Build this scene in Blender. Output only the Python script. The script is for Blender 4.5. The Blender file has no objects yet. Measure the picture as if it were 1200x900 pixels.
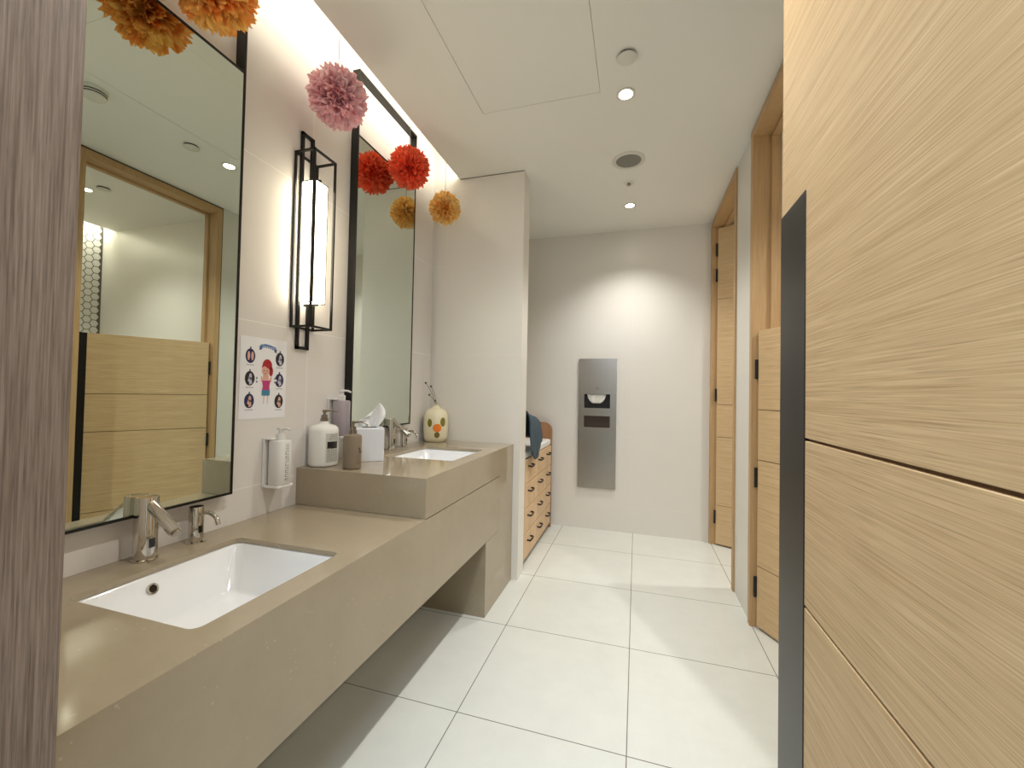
import bpy, bmesh, math, random
from mathutils import Vector, Matrix, noise as mnoise
PI = math.pi
random.seed(7)
sc = bpy.context.scene
C = sc.collection

# ------------------------------------------------------------------ camera
F_PX, YAW, PITCH, ROLL, CAM_Z = 485.836, 0.292314, 0.0206226, 0.0196768, 1.176
cam_d = bpy.data.cameras.new('camera')
cam = bpy.data.objects.new('camera', cam_d)
C.objects.link(cam)
cam_d.sensor_fit = 'HORIZONTAL'
cam_d.sensor_width = 36.0
cam_d.lens = F_PX / 1200.0 * 36.0
cam_d.clip_start = 0.01
fwd = Vector((-math.sin(YAW) * math.cos(PITCH), math.cos(YAW) * math.cos(PITCH), math.sin(PITCH)))
right = Vector((math.cos(YAW), math.sin(YAW), 0.0))
up = right.cross(fwd)
r2 = math.cos(ROLL) * right + math.sin(ROLL) * up
u2 = -math.sin(ROLL) * right + math.cos(ROLL) * up
cam.matrix_world = Matrix(((r2.x, u2.x, -fwd.x, 0), (r2.y, u2.y, -fwd.y, 0), (r2.z, u2.z, -fwd.z, CAM_Z), (0, 0, 0, 1)))
sc.camera = cam

# ------------------------------------------------------------------ view, world, big lights
sc.view_settings.view_transform = 'Standard'
sc.view_settings.look = 'None'
sc.view_settings.gamma = 1.0
sc.view_settings.use_curve_mapping = False
sc.view_settings.exposure = 0.84

world = bpy.data.worlds.new('world')
sc.world = world
world.use_nodes = True
world.node_tree.nodes['Background'].inputs['Color'].default_value = (0.55, 0.62, 0.75, 1)
world.node_tree.nodes['Background'].inputs['Strength'].default_value = 0.4

WARM = (1.0, 0.985, 0.95)
SPOT_W = 36.0
COVE_W = 3.3
CUBICLE_W = 42.0
SCONCE_E = 6.0
CORRIDOR_W = 30.0


def area_light(name, loc, direction, sx, sy, watts, col):
    l = bpy.data.lights.new(name, 'AREA')
    l.shape = 'RECTANGLE'
    l.size, l.size_y, l.energy, l.color = sx, sy, watts, col
    o = bpy.data.objects.new(name, l)
    o.location = loc
    o.rotation_euler = Vector(direction).to_track_quat('-Z', 'Y').to_euler()
    C.objects.link(o)
    return o


# light strips hidden in the ceiling coves, and an added, unseen cool fill behind the doorway
area_light('cove_strip_light', (-1.148, 1.42, 2.645), (-1, 0, 0.5), 2.2, 0.05, COVE_W, (1.0, 0.93, 0.77))
area_light('cubicle_cove_light', (2.10, 2.0, 2.66), (1, 0, -0.3), 1.1, 0.03, 5.0, (1.0, 0.92, 0.80))
area_light('corridor_fill_light', (-0.2, -0.9, 2.56), (0, 0, -1), 1.2, 0.6, CORRIDOR_W, (0.66, 0.80, 1.0))


# ------------------------------------------------------------------ materials
def lin(c):
    return tuple(((v / 255.0) / 12.92 if v / 255.0 <= 0.04045 else ((v / 255.0 + 0.055) / 1.055) ** 2.4) for v in c)


class NB:
    def __init__(self, mat):
        self.t = mat.node_tree
        self.b = self.t.nodes['Principled BSDF']

    def n(self, typ, **kw):
        nd = self.t.nodes.new(typ)
        for k, v in kw.items():
            setattr(nd, k, v)
        return nd

    def l(self, a, b):
        self.t.links.new(a, b)

    def math(self, op, a, b=None):
        nd = self.n('ShaderNodeMath', operation=op)
        for i, v in enumerate((a, b)):
            if v is None:
                continue
            if isinstance(v, (int, float)):
                nd.inputs[i].default_value = v
            else:
                self.l(v, nd.inputs[i])
        return nd.outputs[0]

    def mix(self, fac, a, b):
        nd = self.n('ShaderNodeMix', data_type='RGBA')
        for s, v in ((nd.inputs[0], fac), (nd.inputs[6], a), (nd.inputs[7], b)):
            if isinstance(v, tuple):
                s.default_value = v + (1,) if len(v) == 3 else v
            elif isinstance(v, (int, float)):
                s.default_value = v
            else:
                self.l(v, s)
        return nd.outputs[2]

    def grid(self, coord, pitch, off, width):
        u = self.math('DIVIDE', self.math('SUBTRACT', coord, off), pitch)
        f = self.math('FRACT', self.math('ADD', u, 100.5))
        d = self.math('MULTIPLY', self.math('ABSOLUTE', self.math('SUBTRACT', f, 0.5)), pitch)
        return self.math('LESS_THAN', d, width / 2)


MATS = {}


def mat(name, col, rough=0.5, metal=0.0, spec=0.5, emit=None, emit_s=0.0, alpha=None, trans=0.0, var=0.0, var_scale=8.0, sheen=0.0, coat=0.0):
    if name in MATS:
        return MATS[name]
    m = bpy.data.materials.new(name)
    m.use_nodes = True
    b = m.node_tree.nodes['Principled BSDF']
    c = lin(col)
    b.inputs['Base Color'].default_value = c + (1,)
    b.inputs['Roughness'].default_value = rough
    b.inputs['Metallic'].default_value = metal
    b.inputs['Specular IOR Level'].default_value = spec
    b.inputs['Transmission Weight'].default_value = trans
    b.inputs['Sheen Weight'].default_value = sheen
    b.inputs['Coat Weight'].default_value = coat
    if emit:
        b.inputs['Emission Color'].default_value = lin(emit) + (1,)
        b.inputs['Emission Strength'].default_value = emit_s
    if var:
        nb = NB(m)
        tc = nb.n('ShaderNodeTexCoord')
        nz = nb.n('ShaderNodeTexNoise')
        nz.inputs['Scale'].default_value = var_scale
        nz.inputs['Detail'].default_value = 6
        nb.l(tc.outputs['Object'], nz.inputs['Vector'])
        lo = tuple(max(0, v * (1 - var)) for v in c)
        hi = tuple(min(1, v * (1 + var)) for v in c)
        nb.l(nb.mix(nz.outputs['Fac'], lo, hi), b.inputs['Base Color'])
    MATS[name] = m
    return m


def tile_mat(name, col, grout, axes, rough, width=0.003, var=0.03, vscale=3.0, gmix=1.0):
    """axes: list of (axis letter, pitch, offset) in metres; lines are drawn where the coordinate hits the grid"""
    m = mat(name, col, rough)
    nb = NB(m)
    tc = nb.n('ShaderNodeTexCoord')
    sp = nb.n('ShaderNodeSeparateXYZ')
    nb.l(tc.outputs['Object'], sp.inputs[0])
    mask = None
    for ax, p, o in axes:
        g = nb.grid(sp.outputs[ax], p, o, width)
        mask = g if mask is None else nb.math('MAXIMUM', mask, g)
    nz = nb.n('ShaderNodeTexNoise')
    nz.inputs['Scale'].default_value = vscale
    nz.inputs['Detail'].default_value = 10
    nz.inputs['Roughness'].default_value = 0.7
    nb.l(tc.outputs['Object'], nz.inputs['Vector'])
    c = lin(col)
    base = nb.mix(nz.outputs['Fac'], tuple(v * (1 - var) for v in c), tuple(min(1, v * (1 + var)) for v in c))
    if gmix < 1:
        mask = nb.math('MULTIPLY', mask, gmix)
    nb.l(nb.mix(mask, base, lin(grout)), nb.b.inputs['Base Color'])
    return m


def wood_mat(name, light, dark, axis, rough=0.45, streak=170.0, along=2.2, contrast=1.0):
    m = mat(name, light, rough)
    nb = NB(m)
    tc = nb.n('ShaderNodeTexCoord')
    mp = nb.n('ShaderNodeMapping')
    s = [streak] * 3
    s['XYZ'.index(axis)] = along
    mp.inputs['Scale'].default_value = s
    nb.l(tc.outputs['Object'], mp.inputs['Vector'])
    n1 = nb.n('ShaderNodeTexNoise')
    n1.inputs['Scale'].default_value = 1.0
    n1.inputs['Detail'].default_value = 4
    n1.inputs['Roughness'].default_value = 0.65
    n1.inputs['Distortion'].default_value = 0.05
    nb.l(mp.outputs[0], n1.inputs['Vector'])
    mp2 = nb.n('ShaderNodeMapping')
    s2 = [streak * 0.15] * 3
    s2['XYZ'.index(axis)] = along * 0.45
    mp2.inputs['Scale'].default_value = s2
    nb.l(tc.outputs['Object'], mp2.inputs['Vector'])
    n2 = nb.n('ShaderNodeTexNoise')
    n2.inputs['Scale'].default_value = 1.0
    n2.inputs['Detail'].default_value = 6
    nb.l(mp2.outputs[0], n2.inputs['Vector'])
    r1 = nb.n('ShaderNodeMapRange')
    r1.inputs['From Min'].default_value = 0.36
    r1.inputs['From Max'].default_value = 0.62
    nb.l(n1.outputs['Fac'], r1.inputs['Value'])
    r2_ = nb.n('ShaderNodeMapRange')
    r2_.inputs['From Min'].default_value = 0.3
    r2_.inputs['From Max'].default_value = 0.7
    nb.l(n2.outputs['Fac'], r2_.inputs['Value'])
    f = nb.math('ADD', nb.math('MULTIPLY', r1.outputs[0], 0.66 * contrast), nb.math('MULTIPLY', r2_.outputs[0], 0.34 * contrast))
    f = nb.math('ADD', f, (1 - contrast) * 0.6)
    mp3 = nb.n('ShaderNodeMapping')
    s3 = [streak * 1.3] * 3
    s3['XYZ'.index(axis)] = along * 1.6
    mp3.inputs['Scale'].default_value = s3
    nb.l(tc.outputs['Object'], mp3.inputs['Vector'])
    n3 = nb.n('ShaderNodeTexNoise')
    n3.inputs['Scale'].default_value = 1.0
    n3.inputs['Detail'].default_value = 2
    nb.l(mp3.outputs[0], n3.inputs['Vector'])
    r3 = nb.n('ShaderNodeMapRange')
    r3.inputs['From Min'].default_value = 0.56
    r3.inputs['From Max'].default_value = 0.70
    nb.l(n3.outputs['Fac'], r3.inputs['Value'])
    pores = nb.math('MULTIPLY', r3.outputs[0], 0.55 * contrast)
    body = nb.mix(f, lin(dark), lin(light))
    nb.l(nb.mix(pores, body, tuple(v * 0.62 for v in lin(dark))), nb.b.inputs['Base Color'])
    bp = nb.n('ShaderNodeBump')
    bp.inputs['Strength'].default_value = 0.08
    bp.inputs['Distance'].default_value = 0.002
    nb.l(n1.outputs['Fac'], bp.inputs['Height'])
    nb.l(bp.outputs[0], nb.b.inputs['Normal'])
    return m


def quartz_mat(name, col, rough):
    m = mat(name, col, rough)
    nb = NB(m)
    tc = nb.n('ShaderNodeTexCoord')
    nz = nb.n('ShaderNodeTexNoise')
    nz.inputs['Scale'].default_value = 6
    nz.inputs['Detail'].default_value = 12
    nz.inputs['Roughness'].default_value = 0.75
    nb.l(tc.outputs['Object'], nz.inputs['Vector'])
    c = lin(col)
    base = nb.mix(nz.outputs['Fac'], tuple(v * 0.86 for v in c), tuple(v * 1.14 for v in c))
    vo = nb.n('ShaderNodeTexVoronoi')
    vo.inputs['Scale'].default_value = 55
    nb.l(tc.outputs['Object'], vo.inputs['Vector'])
    hz = nb.n('ShaderNodeTexNoise')
    hz.inputs['Scale'].default_value = 14
    hz.inputs['Detail'].default_value = 3
    nb.l(tc.outputs['Object'], hz.inputs['Vector'])
    sm = nb.math('MULTIPLY', nb.math('LESS_THAN', vo.outputs['Distance'], 0.13), nb.math('GREATER_THAN', hz.outputs['Fac'], 0.56))
    nb.l(nb.mix(nb.math('MULTIPLY', sm, 0.45), base, tuple(min(1, v * 1.6) for v in c)), nb.b.inputs['Base Color'])
    return m


M_FLOOR = tile_mat('floor_tile', (214, 215, 206), (116, 112, 102), [('X', 0.6, -0.0168), ('Y', 0.6, 0.8295)], 0.24, 0.0035, 0.09, 6.0)
M_WALL = tile_mat('wall_tile_left', (230, 225, 220), (248, 246, 240), [('Z', 0.6, 0.217), ('Y', 1.2, 1.43)], 0.32, 0.004, 0.02, gmix=0.8)
M_WALLB = tile_mat('wall_tile_back', (230, 225, 216), (240, 232, 224), [('Z', 0.6, 0.217), ('X', 1.2, -0.037)], 0.32, 0.003, 0.02, gmix=0.5)
M_WALLR = mat('white_wall_panel', (222, 219, 210), 0.4)
M_CEIL = mat('ceiling_paint', (240, 238, 230), 0.75)
M_GAP = mat('dark_gap', (40, 38, 34), 0.8)
M_OAK = wood_mat('oak_along', (226, 198, 154), (190, 156, 112), 'Y', 0.55, 560, 5)
M_OAKV = wood_mat('oak_upright', (200, 166, 120), (172, 136, 92), 'Z', 0.5, 300, 4.0, 0.7)
M_SHADEDOAK = wood_mat('shaded_oak_upright', (142, 125, 111), (92, 75, 62), 'Z', 0.55, 480, 9.0)  # oak greyed and darkened, the unlit look put into its colour
M_DRESS = wood_mat('dresser_oak', (230, 198, 158), (206, 170, 128), 'Z', 0.5, 200, 2.0)
M_DRESSB = wood_mat('dresser_board', (178, 132, 94), (146, 102, 68), 'Z', 0.5, 120, 2.0)
M_QUARTZ = quartz_mat('beige_quartz', (164, 150, 126), 0.10)
M_BRONZE = mat('dark_metal_strip', (30, 30, 26), 0.34, 0.3)
M_BLACK = mat('black_metal', (22, 20, 18), 0.4, 0.3)
M_HINGE = mat('black_hinge', (18, 17, 16), 0.5)
M_CHROME = mat('polished_chrome', (205, 200, 192), 0.06, 1.0)
M_NICKEL = mat('pump_nickel', (150, 140, 128), 0.25, 1.0)
M_CERAMIC = mat('white_ceramic', (240, 241, 242), 0.08, coat=0.3)
M_MIRROR = mat('mirror_glass', (214, 222, 212), 0.0, 1.0)
M_STEEL = mat('brushed_steel', (162, 154, 144), 0.24, 1.0)
M_WHITEPL = mat('white_plastic', (232, 230, 226), 0.3)
M_SENSOR = mat('black_sensor', (10, 10, 12), 0.1)


# ------------------------------------------------------------------ mesh helpers
def new():
    return bmesh.new()


def box(bm, x0, x1, y0, y1, z0, z1, mi=0):
    vs = [bm.verts.new(p) for p in ((x0, y0, z0), (x1, y0, z0), (x1, y1, z0), (x0, y1, z0), (x0, y0, z1), (x1, y0, z1), (x1, y1, z1), (x0, y1, z1))]
    fs = [(0, 3, 2, 1), (4, 5, 6, 7), (0, 1, 5, 4), (1, 2, 6, 5), (2, 3, 7, 6), (3, 0, 4, 7)]
    out = []
    for f in fs:
        q = bm.faces.new([vs[i] for i in f])
        q.material_index = mi
        out.append(q)
    return out


def ring_faces(bm, rings, mi=0, cap0=True, cap1=True, closed=True):
    for a, b in zip(rings[:-1], rings[1:]):
        n = len(a)
        for i in range(n if closed else n - 1):
            j = (i + 1) % n
            f = bm.faces.new((a[i], a[j], b[j], b[i]))
            f.material_index = mi
    if cap0:
        f = bm.faces.new(list(reversed(rings[0])))
        f.material_index = mi
    if cap1:
        f = bm.faces.new(rings[-1])
        f.material_index = mi


def lathe(bm, prof, cx=0, cy=0, seg=32, mi=0, sx=1.0, sy=1.0, cap0=True, cap1=True, power=2.0):
    rings = []
    for r, z in prof:
        rg = []
        for i in range(seg):
            a = 2 * PI * i / seg
            ca, sa = math.cos(a), math.sin(a)
            k = 1.0 if power == 2 else (abs(ca) ** power + abs(sa) ** power) ** (-1.0 / power)
            rg.append(bm.verts.new((cx + r * k * ca * sx, cy + r * k * sa * sy, z)))
        rings.append(rg)
    ring_faces(bm, rings, mi, cap0, cap1)


def tube(bm, pts, r, seg=12, mi=0):
    pts = [Vector(p) for p in pts]
    rr = r if isinstance(r, (list, tuple)) else [r] * len(pts)
    t = (pts[1] - pts[0]).normalized()
    nrm = t.orthogonal().normalized()
    rings = []
    for i, p in enumerate(pts):
        if i == 0:
            d = pts[1] - pts[0]
        elif i == len(pts) - 1:
            d = pts[-1] - pts[-2]
        else:
            d = (pts[i + 1] - pts[i]).normalized() + (pts[i] - pts[i - 1]).normalized()
        d.normalize()
        nrm = (nrm - d * nrm.dot(d)).normalized()
        bi = d.cross(nrm)
        rings.append([bm.verts.new(p + (nrm * math.cos(2 * PI * k / seg) + bi * math.sin(2 * PI * k / seg)) * rr[i]) for k in range(seg)])
    ring_faces(bm, rings, mi)


def rrect(cx, cy, hx, hy, r, n=6):
    out = []
    for qx, qy, a0 in ((1, 1, 0), (-1, 1, PI / 2), (-1, -1, PI), (1, -1, 3 * PI / 2)):
        for i in range(n + 1):
            a = a0 + PI / 2 * i / n
            out.append((cx + qx * (hx - r) + r * math.cos(a), cy + qy * (hy - r) + r * math.sin(a)))
    return out


def prism_x(bm, poly, x0, x1, mi=0):
    """poly of (y, z), extruded along x"""
    a = [bm.verts.new((x0, p[0], p[1])) for p in poly]
    b = [bm.verts.new((x1, p[0], p[1])) for p in poly]
    ring_faces(bm, [a, b], mi)


def prism_y(bm, poly, y0, y1, mi=0):
    a = [bm.verts.new((p[0], y0, p[1])) for p in poly]
    b = [bm.verts.new((p[0], y1, p[1])) for p in poly]
    ring_faces(bm, [a, b], mi)


ORIGIN = {}


def obj(name, bm, mats, parent=None, smooth=None, bevel=0.0, seg=2, local=False, solid=0.0, subsurf=0):
    if parent is not None and not local:
        o = ORIGIN[parent.name]
        bmesh.ops.translate(bm, verts=bm.verts, vec=-Vector(o))
    bmesh.ops.recalc_face_normals(bm, faces=bm.faces)
    me = bpy.data.meshes.new(name)
    bm.to_mesh(me)
    bm.free()
    ob = bpy.data.objects.new(name, me)
    C.objects.link(ob)
    for m in (mats if isinstance(mats, (list, tuple)) else [mats]):
        me.materials.append(m)
    if smooth is not None:
        me.shade_smooth()
        me.set_sharp_from_angle(angle=math.radians(smooth))
    if solid:
        md = ob.modifiers.new('solid', 'SOLIDIFY')
        md.thickness = solid
        md.offset = 0
    if bevel:
        md = ob.modifiers.new('bevel', 'BEVEL')
        md.width = bevel
        md.segments = seg
        md.limit_method = 'ANGLE'
        md.angle_limit = math.radians(40)
    if subsurf:
        md = ob.modifiers.new('sub', 'SUBSURF')
        md.levels = md.render_levels = subsurf
    if parent is not None:
        ob.parent = parent
        ORIGIN[ob.name] = ORIGIN[parent.name]
    else:
        ORIGIN[ob.name] = (0, 0, 0)
    return ob


def tag(o, label, cat, group=None):
    o['label'] = label
    o['category'] = cat
    if group:
        o['group'] = group
    return o


def thing(name, label, cat, loc, rotz=0.0, group=None):
    o = bpy.data.objects.new(name, None)
    o.empty_display_size = 0.05
    C.objects.link(o)
    o.location = loc
    o.rotation_euler = (0, 0, rotz)
    ORIGIN[o.name] = tuple(loc)
    return tag(o, label, cat, group)


def struct(name, bm, m, **kw):
    o = obj(name, bm, m, **kw)
    o['kind'] = 'structure'
    return o


def struct_empty(name, loc, rotz=0.0):
    o = bpy.data.objects.new(name, None)
    o.empty_display_size = 0.05
    C.objects.link(o)
    o.location = loc
    o.rotation_euler = (0, 0, rotz)
    o['kind'] = 'structure'
    ORIGIN[o.name] = tuple(loc)
    return o


# ------------------------------------------------------------------ room shell
XW, XR, YB, ZC = -1.34, 0.58, 3.70, 2.60
COVE_X = -1.155
PIL0, PIL1, PILX = 2.53, 2.67, -0.703

bm = new(); box(bm, -1.6, 2.35, -1.75, 4.0, -0.08, 0.0); struct('floor', bm, M_FLOOR)

# ceiling slab, with the opening for the access panel and the cove gap along the left wall
AX0, AX1, AY0, AY1 = -0.770, -0.184, 1.05, 1.956
bm = new()
zt = ZC + 0.015
box(bm, COVE_X, AX0 - 0.002, 0.302, PIL0, ZC, zt)
box(bm, AX1 + 0.002, XR, 0.0, PIL0, ZC, zt)
box(bm, AX0 - 0.002, AX1 + 0.002, 0.302, AY0 - 0.002, ZC, zt)
box(bm, AX0 - 0.002, AX1 + 0.002, AY1 + 0.002, PIL0, ZC, zt)
box(bm, AX0, AX1, AY0, AY1, ZC + 0.001, zt + 0.01)
box(bm, PILX, XR, PIL0, PIL0 + 0.02, ZC, zt)
box(bm, -1.46, XR, PIL0 + 0.02, YB, ZC, zt)
box(bm, -0.612, XR, -0.12, 0.302, ZC, zt)
struct('ceiling', bm, M_CEIL)
bm = new()
box(bm, -1.46, XR + 0.12, -0.2, 3.82, 2.90, 2.95)
box(bm, COVE_X + 0.10, COVE_X + 0.115, 0.302, PIL0, zt, 2.90)
struct('ceiling_cove', bm, M_CEIL)
bm = new()
box(bm, -1.150, -0.703, PIL0 - 0.003, PIL0 + 0.002, ZC - 0.004, ZC - 0.001)  # grey strip standing in for the shadow line under the ceiling
struct('pillar_shadow_strip', bm, mat('shadow_grey', (120, 114, 102), 0.8))

bm = new(); box(bm, XW - 0.12, XW, 0.0, 3.82, 0, 2.90); struct('wall_left', bm, M_WALL)
bm = new(); box(bm, XW, XR + 0.12, YB, YB + 0.12, 0, 2.60); struct('wall_back', bm, M_WALLB)
bm = new(); prism_y(bm, [(XW, 0), (PILX, 0), (PILX, ZC), (COVE_X + 0.1, ZC), (COVE_X + 0.1, 2.9), (XW, 2.9)], PIL0, PIL1); struct('wall_pillar', bm, M_WALLB)
bm = new()
box(bm, XR, XR + 0.12, 0.0, 1.557, 0, ZC)
box(bm, XR, XR + 0.12, 2.474, 2.812, 0, ZC)
struct('wall_right', bm, M_WALLR)
# entrance wall: the boxed-out side left of the doorway, the strip right of the door
bm = new(); box(bm, XW, -0.70, -0.12, 0.302, 0, 2.90); box(bm, -0.70, -0.612, -0.12, 0.302, 2.6, 2.90); box(bm, 0.345, XR, -0.12, 0.0, 0, ZC); struct('wall_entrance', bm, M_WALL)
# corridor behind the camera
bm = new()
box(bm, -1.6, 1.5, -1.75, -1.65, 0, 2.6)
box(bm, -1.6, -1.5, -1.65, -0.12, 0, 2.6)
box(bm, 1.4, 1.5, -1.65, -0.12, 0, 2.6)
box(bm, -1.5, XW, -0.14, -0.12, 0, 2.6)
box(bm, XR, 1.4, -0.14, -0.12, 0, 2.6)
struct('wall_corridor', bm, M_WALLR)
bm = new(); box(bm, -1.6, 1.5, -1.75, -0.12, 2.6, 2.65); struct('ceiling_corridor', bm, M_CEIL)

# entrance door frame (timber lining on the left, coloured as unlit, slim post behind the door hinge)
bm = new()
box(bm, -0.70, -0.612, -0.14, 0.306, 0, 2.6)
struct('trim_2', bm, M_SHADEDOAK, bevel=0.002)
bm = new()
box(bm, 0.300, 0.345, -0.14, 0.005, 0, 2.6)
struct('trim_3', bm, M_SHADEDOAK, bevel=0.002)

# cubicle door frames: two jambs and a head each
def door_frame(name, y0, y1, cw_near, cw_far):
    b = new()
    zh = 2.545
    box(b, XR - 0.01, XR + 0.125, y0 - cw_near, y0, 0, 2.590)
    box(b, XR - 0.01, XR + 0.125, y1, y1 + cw_far, 0, 2.590)
    box(b, XR - 0.01, XR + 0.125, y0, y1, zh, 2.590)
    # door stops
    box(b, XR + 0.075, XR + 0.110, y0, y0 + 0.014, 0, zh)
    box(b, XR + 0.075, XR + 0.110, y1 - 0.014, y1, 0, zh)
    box(b, XR + 0.075, XR + 0.110, y0 + 0.014, y1 - 0.014, zh - 0.014, zh)
    return struct(name, b, M_OAKV, bevel=0.002)


door_frame('trim_4', 1.61, 2.425, 0.045, 0.040)
door_frame('trim_5', 2.855, 3.655, 0.043, 0.043)
# dark shadow gaps along the outer edge of the frames
bm = new()
box(bm, XR - 0.004, XR + 0.02, 2.4655, 2.4735, 0, 2.6)
box(bm, XR - 0.004, XR + 0.02, 1.5575, 1.5645, 0, 2.6)
box(bm, XR - 0.004, XR + 0.02, 1.5645, 2.4655, 2.5905, 2.5995)
struct('trim_6', bm, M_GAP)

# cubicle interiors
XC = 2.23
bm = new()
box(bm, XR + 0.12, XC, 2.60, 2.71, 0, 2.9)
box(bm, XR + 0.12, XC, 1.30, 1.42, 0, 2.9)
struct('wall_cubicle', bm, M_WALLB)
bm = new()
box(bm, XR + 0.12, XC, 3.90, 4.0, 0, 2.9)
box(bm, XC, XC + 0.1, 2.6, 4.0, 0, 2.9)
box(bm, XR + 0.12, XR + 0.22, 3.70, 3.90, 0, 2.9)
struct('wall_cubicle_far', bm, M_WALLR)
bm = new()
box(bm, XR + 0.12, 2.05, 1.42, 2.60, ZC, ZC + 0.02)
box(bm, XR + 0.12, XC, 2.71, 3.90, ZC, ZC + 0.02)
box(bm, 2.05, XC, 1.42, 2.60, 2.88, 2.9)
struct('ceiling_cubicle', bm, M_CEIL)
# hexagon tiled end wall of the near cubicle
M_HEX = mat('white_hex_tile', (226, 224, 216), 0.25)
M_HEXG = mat('dark_hex_grout', (96, 92, 84), 0.7)
bm = new()
box(bm, XC + 0.004, XC + 0.1, 1.30, 2.6, 0, 2.9, 1)
HR = 0.036
dy, dz = HR * 1.5, HR * math.sqrt(3)
i = 0
y = 1.42
while y < 2.60:
    z = (dz / 2 if i % 2 else 0.0) + 0.9
    while z < 2.88:
        vs = []
        for k in range(6):
            a = PI / 3 * k
            vs.append(bm.verts.new((XC, min(2.599, y + (HR - 0.0035) * math.cos(a)), z + (HR - 0.0035) * math.sin(a))))
        try:
            f = bm.faces.new(vs)
        except ValueError:
            pass
        z += dz
    y += dy
    i += 1
struct('wall_cubicle_tiled', bm, [M_HEX, M_HEXG])


# ------------------------------------------------------------------ doors
def leaf(bm, th, w0, w1, z0, z1, grooves, g=0.004):
    """a door leaf in local coords: face at x = 0, thickness towards +x, along y; horizontal grooves on both faces"""
    zs = [z0] + [v for v in sorted(grooves) if z0 < v < z1] + [z1]
    for a, b in zip(zs[:-1], zs[1:]):
        box(bm, 0, th, w0, w1, a + (g / 2 if a > z0 else 0), b - (g / 2 if b < z1 else 0))
    box(bm, 0.006, th - 0.006, w0 + 0.002, w1 - 0.002, z0 + 0.004, z1 - 0.004, 1)


GROOVES = (0.316, 0.855, 1.112, 1.955)
M_GROOVE = mat('oak_groove', (120, 88, 54), 0.7)
# door_1: the entrance door, standing open along the right side
d1 = struct_empty('door_1', (0.252, 0.012, 0))
bm = new(); leaf(bm, 0.045, 0.0, 0.852, 0.006, 2.55, GROOVES)
obj('leaf', bm, [M_OAK, M_GROOVE], d1, local=True, bevel=0.0012)
bm = new(); box(bm, -0.0015, 0.0465, 0.739, 0.8535, 0.006, 1.505)
obj('edge_plate', bm, M_BRONZE, d1, local=True, bevel=0.001)
d1.children[1]['label'] = 'tall dark metal plate along the free edge'


def hung_door(name, hx, hy, ang, width, z1, strip, hinge_z):
    """hinged at (hx, hy); ang = rotation away from closed (towards -y), opening into the cubicle"""
    d = struct_empty(name, (hx, hy, 0), ang)
    b = new()
    leaf(b, 0.04, -width, 0.0, 0.012, z1, GROOVES)
    obj('leaf', b, [M_OAK, M_GROOVE], d, local=True, bevel=0.0012)
    if strip:
        b = new()
        box(b, -0.0015, 0.0415, -width - 0.0015, -width + 0.05, 0.012, z1)
        obj('edge_plate', b, M_BLACK, d, local=True)
    for hz in hinge_z:
        b = new()
        box(b, -0.004, 0.012, 0.001, 0.012, hz - 0.05, hz + 0.05)
        tube(b, [(-0.006, 0.006, hz - 0.05), (-0.006, 0.006, hz + 0.05)], 0.007, 10)
        obj('hinge', b, M_HINGE, d, local=True)
    return d


hung_door('door_2', 0.600, 2.412, math.radians(28), 0.715, 1.52, True, (1.321, 0.764, 0.208))
hung_door('door_3', 0.612, 3.640, math.radians(64), 0.74, 2.53, False, (2.355, 2.15, 1.188, 0.223))

# ------------------------------------------------------------------ vanity
XF = -0.743
ZL, ZH, YS = 0.70, 0.85, 1.39
van = thing('vanity_counter', 'long low beige quartz vanity counter with deep front along the left wall', 'counter', (XF, 0.31, 0))


def slab_with_hole(bm, x0, x1, y0, y1, z0, z1, hole):
    outer = [(x0, y0), (x1, y0), (x1, y1), (x0, y1)]
    for z in (z0, z1):
        a = [bm.verts.new((p[0], p[1], z)) for p in outer]
        h = [bm.verts.new((p[0], p[1], z)) for p in hole]
        es = [bm.edges.new((q[i], q[(i + 1) % len(q)])) for q in (a, h) for i in range(len(q))]
        bmesh.ops.triangle_fill(bm, use_beauty=True, use_dissolve=False, edges=es)
        if z == z0:
            a0, h0 = a, h
    for lo, hi in ((a0, a), (h0, h)):
        n = len(lo)
        for i in range(n):
            j = (i + 1) % n
            bm.faces.new((lo[i], lo[j], hi[j], hi[i]))


B1 = dict(cx=-1.012, cy=0.815, hx=0.192, hy=0.208)
B2 = dict(cx=-1.008, cy=1.995, hx=0.185, hy=0.208)
bm = new()
slab_with_hole(bm, XW + 0.001, XF, 0.303, YS - 0.0005, ZL - 0.014, ZL, rrect(B1['cx'], B1['cy'], B1['hx'], B1['hy'], 0.022))
obj('lower_worktop', bm, M_QUARTZ, van)
bm = new()
slab_with_hole(bm, XW + 0.001, XF, YS, PIL0 - 0.001, ZH - 0.014, ZH, rrect(B2['cx'], B2['cy'], B2['hx'], B2['hy'], 0.022))
box(bm, XF - 0.02, XF, YS, PIL0 - 0.001, ZL, ZH - 0.014)
box(bm, XW + 0.001, XF - 0.02, YS, YS + 0.02, ZL + 0.001, ZH - 0.014)
bmesh.ops.remove_doubles(bm, verts=bm.verts, dist=0.00001)
rw = thing('raised_worktop', 'raised beige quartz worktop block at the far end of the vanity', 'worktop', (XF, YS, ZL))
obj('top_slab', bm, M_QUARTZ, rw)
bm = new()
box(bm, XF - 0.02, XF, 0.303, YS, 0.39, ZL - 0.014)
box(bm, XF - 0.02, XF, YS, 2.252, 0.39, ZL - 0.004)
box(bm, XW + 0.001, XF - 0.02, 0.303, 2.06, 0.39, 0.41)
obj('apron_panel', bm, M_QUARTZ, van)
bm = new(); box(bm, XF - 0.03, XF - 0.021, YS, PIL0 - 0.001, 0.6, ZL - 0.0005); obj('shadow_gap', bm, M_GAP, van)
bm = new()
box(bm, XW + 0.001, XF - 0.0005, 2.055, PIL0 - 0.001, 0, 0.388)
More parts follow.
